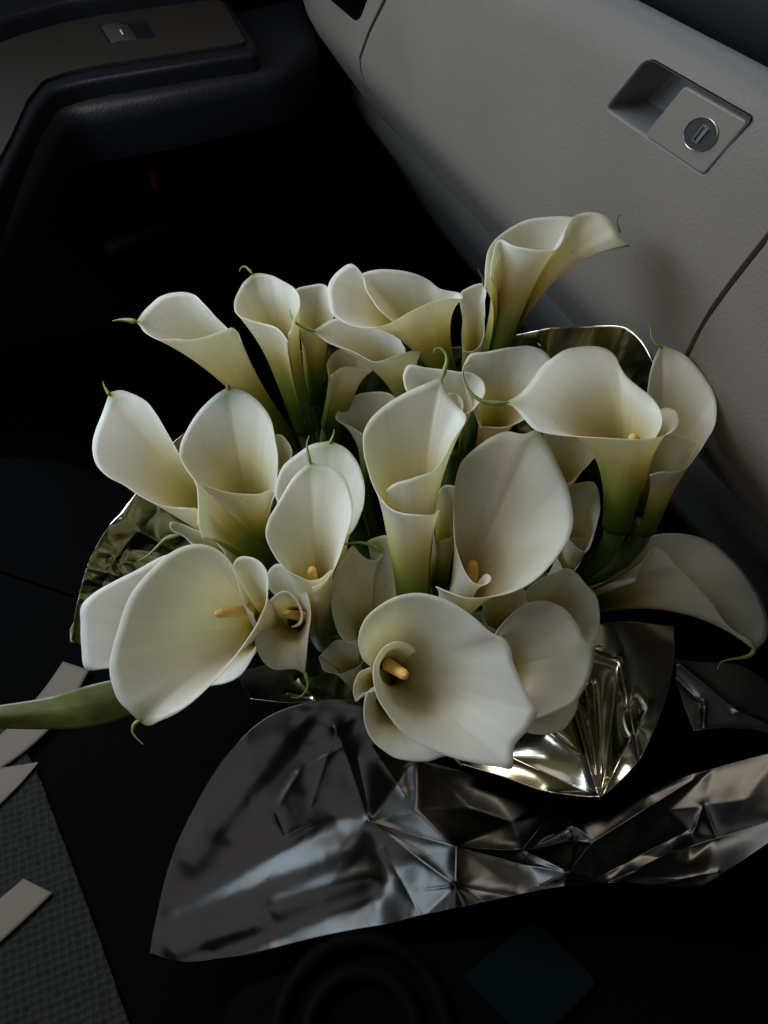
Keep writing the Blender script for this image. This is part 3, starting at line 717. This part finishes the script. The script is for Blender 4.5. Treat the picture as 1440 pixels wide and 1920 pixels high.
# ------------------------------------------------------------------ wrapping foil
def sheet(name, top, bottom, left, right, nu, nv, creases, material, label=None, cat=None, wav=.004, seed=0, group=None, thick=.00012, soft=(), facets=()):
    """sheet between four edges (pixel, pixel, distance), folded along the creases"""
    T = resample(spline(top, 8), nu); Bm = resample(spline(bottom, 8), nu)
    L = resample(spline(left, 8), nv); Rr = resample(spline(right, 8), nv)
    g2 = []
    for j in range(nv):
        t = j/(nv-1)
        for i in range(nu):
            s = i/(nu-1)
            q = T[i]*(1-t)+Bm[i]*t+L[j]*(1-s)+Rr[j]*s-(T[0]*(1-s)*(1-t)+T[-1]*s*(1-t)+Bm[0]*(1-s)*t+Bm[-1]*s*t)
            g2.append(q)
    base = [P(q.x, q.y, q.z) for q in g2]
    tri = []
    if facets:
        ed = [(q.x, q.y, 0) for q in T[::max(1, nu//7)]+Bm[::max(1, nu//7)]+L[::max(1, nv//5)]+Rr[::max(1, nv//5)]]
        fp = ed+list(facets)
        xs = [q.x for q in g2]; ys = [q.y for q in g2]
        fp += [(x, y, 0) for x in (min(xs)-200, max(xs)+200) for y in (min(ys)-200, max(ys)+200)]
        vo, eo, fo, ov, oe, of = delaunay_2d_cdt([Vector(p[:2]) for p in fp], [], [], 0, 1e-4)
        hv = [fp[o[0]][2] if o else 0 for o in ov]
        for f in fo:
            a, b, c3 = (vo[i] for i in f); den = (b.y-c3.y)*(a.x-c3.x)+(c3.x-b.x)*(a.y-c3.y)
            if abs(den) > 1e-6: tri.append((a, b, c3, den, hv[f[0]], hv[f[1]], hv[f[2]]))
    last = None
    def facet_h(x, y):
        nonlocal last
        for t in ([last] if last else [])+tri:
            a, b, c3, den, h0, h1, h2 = t
            u0 = ((b.y-c3.y)*(x-c3.x)+(c3.x-b.x)*(y-c3.y))/den; u1 = ((c3.y-a.y)*(x-c3.x)+(a.x-c3.x)*(y-c3.y))/den
            if u0 >= -1e-6 and u1 >= -1e-6 and u0+u1 <= 1.000001:
                last = t; return u0*h0+u1*h1+(1-u0-u1)*h2
        return 0
    out = []
    H = [facet_h(q.x, q.y)*.62 if tri else 0 for q in g2]
    for _ in range(9 if tri else 0):
        H2 = H[:]
        for j in range(1, nv-1):
            for i in range(1, nu-1):
                k = j*nu+i; H2[k] = (H[k]*2+H[k-1]+H[k+1]+H[k-nu]+H[k+nu])/6
        H = H2
    for k, q in enumerate(g2):
        j, i = divmod(k, nu)
        a = base[j*nu+min(i+1, nu-1)]-base[j*nu+max(i-1, 0)]; b = base[min(j+1, nv-1)*nu+i]-base[max(j-1, 0)*nu+i]
        nrm = a.cross(b)
        nrm = nrm.normalized() if nrm.length > 1e-12 else -FWD
        if nrm.dot(FWD) > 0: nrm = -nrm
        h = H[k]
        for (x0, y0, x1, y1, A, wd) in creases:
            dx, dy = x1-x0, y1-y0; l2 = dx*dx+dy*dy or 1
            u = max(0, min(1, ((q.x-x0)*dx+(q.y-y0)*dy)/l2))
            d = math.hypot(q.x-x0-u*dx, q.y-y0-u*dy)
            h += .38*A*math.exp(-d/(.62*wd*(1-.35*u)))*(1-.6*u*u)
        for (x0, y0, x1, y1, A, wd) in soft:
            dx, dy = x1-x0, y1-y0; l2 = dx*dx+dy*dy or 1
            u = max(0, min(1, ((q.x-x0)*dx+(q.y-y0)*dy)/l2))
            d = math.hypot(q.x-x0-u*dx, q.y-y0-u*dy)
            h += A*math.exp(-(d/wd)**2)
        nz = noise.noise(Vector((q.x/130+seed, q.y/130, seed)))+.4*noise.noise(Vector((q.x/55+seed, q.y/55, seed+3)))
        out.append(base[k]+nrm*(h/1000+wav*.38*nz))
    f = [(j*nu+i, j*nu+i+1, (j+1)*nu+i+1, (j+1)*nu+i) for j in range(nv-1) for i in range(nu-1)]
    o = obj(name, mesh(name, out, f), material)
    so = o.modifiers.new('thickness', 'SOLIDIFY'); so.thickness = thick; so.offset = 0
    if label: tag(o, label, cat, group)
    return o
FG = 'foil wrapping sheets round the bouquet'
CR = [(633,1364,693,1540,4,22),(693,1540,858,1664,5,26),(693,1540,860,1593,3,20),(860,1593,858,1664,4,18),(858,1664,1040,1692,-3,22),(860,1593,1067,1640,4,24),
      (980,1591,1042,1524,5,20),(980,1591,1067,1640,4,18),(1042,1524,1076,1571,4,18),(1076,1571,1107,1584,-3,14),(1076,1571,1067,1640,-3,12),(1067,1640,1107,1584,4,16),
      (980,1591,1076,1571,-3,14),(860,1593,980,1591,-5,22),(858,1664,853,1720,3,14),(640,1400,560,1450,3,22),(560,1450,518,1520,3,18),(518,1520,535,1570,-3,14),(633,1364,582,1512,3,16),(535,1570,590,1545,3,14),
      (715,1590,790,1720,2.5,24),(858,1664,880,1730,-2,14),(1050,1690,1067,1640,3,14),(1107,1584,1130,1680,-3,18),(670,1420,690,1530,-4,14),(700,1400,760,1490,3,14)]
def fan(x, y, n, l0, l1, A, wd, a0=0, a1=2*math.pi):
    for k in range(n):
        a = a0+(a1-a0)*(k+random.uniform(.2, .8))/n; l = random.uniform(l0, l1)
        CR.append((x, y, x+l*math.cos(a), y+l*math.sin(a), A*random.choice((-1, 1))*random.uniform(.5, 1), wd*random.uniform(.6, 1.3)))
fan(858,1664,4,60,140,-2.0,9,0,3.3); fan(1067,1640,4,40,110,1.8,8)
FA = [(633,1364,6),(693,1540,-4),(858,1664,5),(860,1593,7),(980,1591,-4),(1067,1640,6),(1042,1524,6),(1076,1571,-2),(518,1520,3),(535,1570,1),(582,1512,-2),(640,1385,4),
      (760,1440,-4),(880,1510,-6),(960,1540,-3),(720,1650,-5),(800,1600,-1),(930,1640,1),(560,1440,1),(700,1420,2),(655,1600,-1),(600,1700,0),(480,1640,0),(400,1560,0),(330,1700,0),(1010,1660,-1),(780,1520,3)]
SO = [(290,1752,640,1600,1.1,30),(330,1690,620,1540,-2.6,34),(400,1790,690,1690,-2.2,30),(360,1600,540,1400,3.2,36),(430,1560,600,1360,-2.4,30),(720,1640,700,1760,-3.2,46),(520,1700,690,1640,2.0,24),(330,1780,480,1730,2.0,22),(470,1400,590,1330,2.2,30)]
CR += [(1107,1584,1300,1462,6,30),(1120,1672,1262,1596,9,22),(1262,1596,1440,1540,-6,30),(1300,1560,1320,1510,5,16),(1320,1510,1342,1568,-5,14),(1130,1640,1300,1550,-6,26),(1200,1665,1345,1635,5,16),(1140,1655,1240,1612,-5,14)]
FA += [(1180,1600,2),(1300,1560,-3),(1320,1512,3),(1342,1568,0),(1250,1520,-2),(1400,1500,2),(1200,1640,-2),(1290,1620,2)]
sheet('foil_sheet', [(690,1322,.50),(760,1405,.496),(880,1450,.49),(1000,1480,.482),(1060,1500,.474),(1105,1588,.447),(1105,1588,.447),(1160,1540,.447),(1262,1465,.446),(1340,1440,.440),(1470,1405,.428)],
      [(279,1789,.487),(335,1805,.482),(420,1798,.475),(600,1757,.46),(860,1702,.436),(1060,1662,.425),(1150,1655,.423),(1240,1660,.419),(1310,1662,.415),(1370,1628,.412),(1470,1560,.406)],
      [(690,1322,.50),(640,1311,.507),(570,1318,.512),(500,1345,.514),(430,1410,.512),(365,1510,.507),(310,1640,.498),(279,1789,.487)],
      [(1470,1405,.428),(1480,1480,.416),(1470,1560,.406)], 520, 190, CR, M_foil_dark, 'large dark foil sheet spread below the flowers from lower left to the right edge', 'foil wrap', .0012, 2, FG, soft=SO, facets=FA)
CR3 = [(1125,1495,1066,1300,16,14),(1125,1495,1082,1300,-14,10),(1125,1495,1098,1290,14,12),(1125,1495,1112,1280,-9,8),(1125,1495,1160,1240,-12,30),(1160,1240,1178,1325,10,12),(1125,1495,1030,1488,10,14),(1125,1495,940,1410,-9,50),(1030,1375,1095,1420,9,22),(1060,1210,1160,1245,9,12),(1125,1495,1215,1330,8,24),(1180,1320,1200,1430,-8,20)]
sheet('foil_sheet', [(900,1380,.497),(960,1300,.51),(1060,1190,.525),(1160,1165,.53),(1266,1172,.53)], [(860,1432,.478),(940,1455,.466),(1020,1483,.452),(1090,1494,.439),(1125,1497,.433)],
      [(900,1380,.497),(880,1405,.488),(860,1432,.478)], [(1266,1172,.53),(1262,1250,.50),(1235,1350,.463),(1190,1435,.437),(1125,1497,.433)], 150, 120, CR3, M_foil, 'pointed silver foil corner with bright creases below the ribbed calla', 'foil wrap', .002, 9, FG)
CR4 = [(1270,1245,1380,1335,12,16),(1380,1335,1440,1360,9,18),(1265,1265,1318,1320,-10,12),(1318,1320,1316,1368,12,10),(1316,1368,1440,1365,9,18)]
sheet('foil_sheet', [(1262,1235,.550),(1310,1240,.550),(1380,1245,.550),(1470,1300,.550)], [(1300,1372,.535),(1340,1366,.535),(1400,1368,.535),(1470,1380,.535)],
      [(1262,1235,.550),(1275,1300,.543),(1300,1372,.535)], [(1470,1300,.550),(1470,1340,.543),(1470,1380,.535)], 90, 60, CR4, foil_mat('grey_foil', (.30, .285, .27), .26), 'small folded foil flap at the right edge under the drooping calla', 'foil wrap', .002, 12, FG)
# inner collar of the wrap, all round the back of the bunch
CR5 = [(257,995,200,1070,8,14),(257,995,215,955,5,16),(257,995,300,960,-5,16),(257,995,340,1040,6,12),(215,1078,150,1060,6,10),(160,1085,230,1110,5,8),(200,1080,170,1160,-5,12),(150,1120,215,1150,5,8),(257,995,214,1078,-6,10)]
for k in range(26):
    x = random.uniform(140, 420); y = random.uniform(880, 1180); a = random.uniform(-.6, 1.2)
    CR5.append((x, y, x+70*math.cos(a), y+70*math.sin(a), random.uniform(-4, 4), random.uniform(6, 14)))
CR6 = []
for k in range(46):
    x = random.uniform(560, 1260); y = random.uniform(635, 740); a = random.gauss(math.pi/2-.25, .35)
    CR6.append((x, y, x+110*math.cos(a), y+110*math.sin(a), random.uniform(-9, 9), random.uniform(7, 16)))
FA6 = [(random.uniform(570, 1250), random.uniform(615, 850), random.uniform(-5, 5)) for k in range(55)]
sheet('foil_sheet', [(134,1200,.50),(146,1120,.505),(165,1055,.51),(205,985,.52),(255,925,.53),(330,825,.545),(420,770,.56)], [(300,1260,.54),(330,1200,.55),(360,1150,.56),(400,1100,.57),(440,1060,.58),(480,1000,.59),(520,940,.6)],
      [(134,1200,.50),(210,1240,.52),(300,1260,.54)], [(420,770,.56),(470,850,.58),(520,940,.6)], 150, 90, CR5, M_foil, 'crumpled silver foil collar at the left behind the callas', 'foil wrap', .003, 15, FG, facets=[(257,995,7),(215,1078,5),(200,1000,-2),(240,1040,-6),(300,950,-3),(290,1010,2),(330,1030,-5),(185,1095,-3),(230,960,5),(360,1000,3),(170,1130,3),(150,1160,-2),(210,1120,-3),(260,1090,2),(340,900,3),(310,1080,-2)])
sheet('foil_sheet', [(560,660,.575),(640,640,.57),(740,640,.57),(850,650,.57),(965,628,.56),(1040,614,.545),(1100,612,.54),(1175,616,.525),(1232,690,.51),(1255,800,.51)], [(600,860,.66),(700,860,.66),(850,860,.64),(960,860,.61),(1040,860,.6),(1090,880,.59),(1120,900,.58),(1140,920,.57),(1160,930,.56)],
      [(560,660,.575),(580,770,.62),(600,860,.66)], [(1255,800,.51),(1210,870,.535),(1160,930,.56)], 220, 70, CR6, M_foil, 'silver foil collar at the back between the flowers and the glove box', 'foil wrap', .003, 19, FG, facets=FA6)
CR7 = [(590,1310,560,1275,5,10),(560,1275,600,1270,4,10),(540,1300,590,1310,4,8),(600,1290,640,1310,-4,14)]
sheet('foil_sheet', [(440,1260,.56),(520,1240,.57),(600,1230,.57),(700,1240,.57)], [(470,1310,.528),(540,1318,.525),(600,1316,.525),(690,1330,.525)],
      [(440,1260,.56),(455,1285,.545),(470,1310,.528)], [(700,1240,.57),(695,1290,.545),(690,1330,.525)], 90, 50, CR7, M_foil, 'scrap of silver foil showing between the small rolled calla and the black sheet', 'foil wrap', .003, 23, FG)

# ------------------------------------------------------------------ leaf, ribbons, things on the console
M_leaf = mat('leaf', (.10, .15, .03), .4)
_n = nd(M_leaf, 'ShaderNodeTexNoise', Scale=30.0, Detail=5.0); lk(M_leaf, objcoord(M_leaf, (1, 5, 5)), _n.inputs['Vector']); _r = ramp(M_leaf, [(.3, (.062, .068, .010)), (.7, (.115, .118, .022))])
lk(M_leaf, _n.outputs[0], _r.inputs[0]); lk(M_leaf, _r.outputs[0], bsdf(M_leaf).inputs['Base Color'])
sheet('leaf', [(-60,1330,.47),(0,1322,.47),(100,1305,.47),(170,1284,.46),(260,1270,.455),(330,1280,.455)], [(-60,1362,.475),(0,1365,.475),(100,1367,.475),(165,1364,.47),(260,1335,.465),(330,1300,.46)],
      [(-60,1330,.47),(-60,1346,.468),(-60,1362,.475)], [(330,1280,.455),(332,1290,.455),(330,1300,.46)], 60, 14, [(-60,1346,330,1290,-.9,22),(165,1290,175,1360,1.5,8)], M_leaf, 'long green leaf lying across the ribbon at the left edge', 'leaf', .0008, 31, thick=.0006)
sheet('leaf', [(131,1180,.52),(150,1150,.525),(200,1150,.53)], [(132,1204,.515),(160,1208,.52),(200,1215,.525)], [(131,1180,.52),(131,1192,.518),(132,1204,.515)], [(200,1150,.53),(200,1180,.528),(200,1215,.525)], 12, 10, [], M_leaf, 'short pale green leaf end under the grey calla at left', 'leaf', .0005, 33, thick=.0006)
M_rib = mat('satin_ribbon', (.115, .085, .064), .55, spec=.15)
_n = nd(M_rib, 'ShaderNodeTexNoise', Scale=400.0, Detail=2.0); lk(M_rib, objcoord(M_rib), _n.inputs['Vector']); bump(M_rib, _n.outputs[0], .1, .0004)
def on_seat(x, y, z=None):
    d = FWD + RIGHT*((x-720)/FOC) + UP*((960-y)/FOC)
    return (x, y, (ZS+.007 if z is None else z)/d.z)
RG = 'beige ribbon ends on the seat'
sheet('ribbon', [on_seat(118,1240),on_seat(85,1288),on_seat(40,1340),on_seat(-40,1412)], [on_seat(168,1256),on_seat(135,1315),on_seat(85,1375),on_seat(0,1442),on_seat(-40,1465)], [on_seat(118,1240),on_seat(140,1247),on_seat(168,1256)], [on_seat(-40,1412),on_seat(-40,1440),on_seat(-40,1465)], 50, 10, [], M_rib, 'longest beige ribbon end, passing under the green leaf', 'ribbon', .001, 41, RG, thick=.0002)
sheet('ribbon', [on_seat(-40,1448),on_seat(0,1440),on_seat(40,1434),on_seat(71,1429)], [on_seat(-40,1545),on_seat(0,1508),on_seat(40,1468),on_seat(72,1430)], [on_seat(-40,1448),on_seat(-40,1495),on_seat(-40,1545)], [on_seat(71,1429),on_seat(71.5,1429.5),on_seat(72,1430)], 30, 12, [], M_rib, 'pointed beige ribbon end on the mesh fabric, just below the longest one', 'ribbon', .001, 43, RG, thick=.0002)
sheet('ribbon', [on_seat(44,1647),on_seat(20,1668),on_seat(0,1684),on_seat(-50,1722)], [on_seat(99,1674),on_seat(60,1712),on_seat(0,1767),on_seat(-50,1810)], [on_seat(44,1647),on_seat(70,1660),on_seat(99,1674)], [on_seat(-50,1722),on_seat(-50,1766),on_seat(-50,1810)], 30, 12, [], M_rib, 'square cut beige ribbon end, lowest on the mesh fabric', 'ribbon', .0008, 47, RG, thick=.0002)

ZC = -.50
def zc(px, py, z=ZC): return zs(px, py, z)
cons = empty('console_root', (0, 0, 0))
cb = [zc(*p) for p in ((350, 2300), (420, 1850), (700, 1770), (1300, 1700), (1700, 1650), (1700, 2400))]
keep(prism_z('console_box', rounded(cb, .02, 4), -.8, ZC, .012, M_void, None), cons)
cc = zc(680, 1945); M_void2 = mat('console_plastic', (.001, .001, .001), .7, spec=.03)
for nm, r, hh, mm in (('cup_holder_rim', .047, .001, M_void2), ('cup_holder_ring', .030, .003, M_void2)):
    pts = [Vector((cc.x+math.cos(2*math.pi*k/48)*r, cc.y+math.sin(2*math.pi*k/48)*r, ZC+hh)) for k in range(49)]
    keep(obj(nm, tube_mesh(nm, pts, lambda q: .005, 10, False), mm), cons)
M_card = mat('teal_card', (.0008, .004, .004), .8, spec=.04)
cd = [zc(*p, ZC+.003) for p in ((1000, 1722), (1122, 1842), (1000, 1965), (868, 1832))]
card = prism_z('note_card', rounded(cd, .004, 3), ZC+.002, ZC+.004, .0006, M_card, None); tag(card, 'dark teal square card lying on the console at the bottom', 'card')
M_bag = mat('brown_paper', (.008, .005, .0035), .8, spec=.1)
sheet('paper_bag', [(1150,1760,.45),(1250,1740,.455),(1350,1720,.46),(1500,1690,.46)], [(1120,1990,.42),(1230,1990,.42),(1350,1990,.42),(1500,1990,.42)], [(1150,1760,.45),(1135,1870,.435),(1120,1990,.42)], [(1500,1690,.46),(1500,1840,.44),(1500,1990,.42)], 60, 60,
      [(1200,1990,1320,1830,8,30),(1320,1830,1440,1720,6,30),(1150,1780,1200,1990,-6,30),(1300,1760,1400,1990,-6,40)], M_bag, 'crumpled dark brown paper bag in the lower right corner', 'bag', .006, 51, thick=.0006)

# ------------------------------------------------------------------ the car interior is one thing: its big pieces are parts, their pieces sub-parts
def regroup(root, main, name):
    kids = [o for o in list(bpy.data.objects) if o.parent == root]
    mo = next(o for o in kids if o.name.startswith(main)); mo.name = name; mo.data.name = name
    for o in kids:
        if o is mo or o.name.startswith('glove_box_door'): keep(o, car)
        else: to_part(o, mo)
    bpy.data.objects.remove(root)
regroup(dash, 'centre_panel', 'dashboard'); regroup(pdoor, 'door_skin', 'car_door')
regroup(seat, 'cushion', 'car_seat'); regroup(cons, 'console_box', 'centre_console')
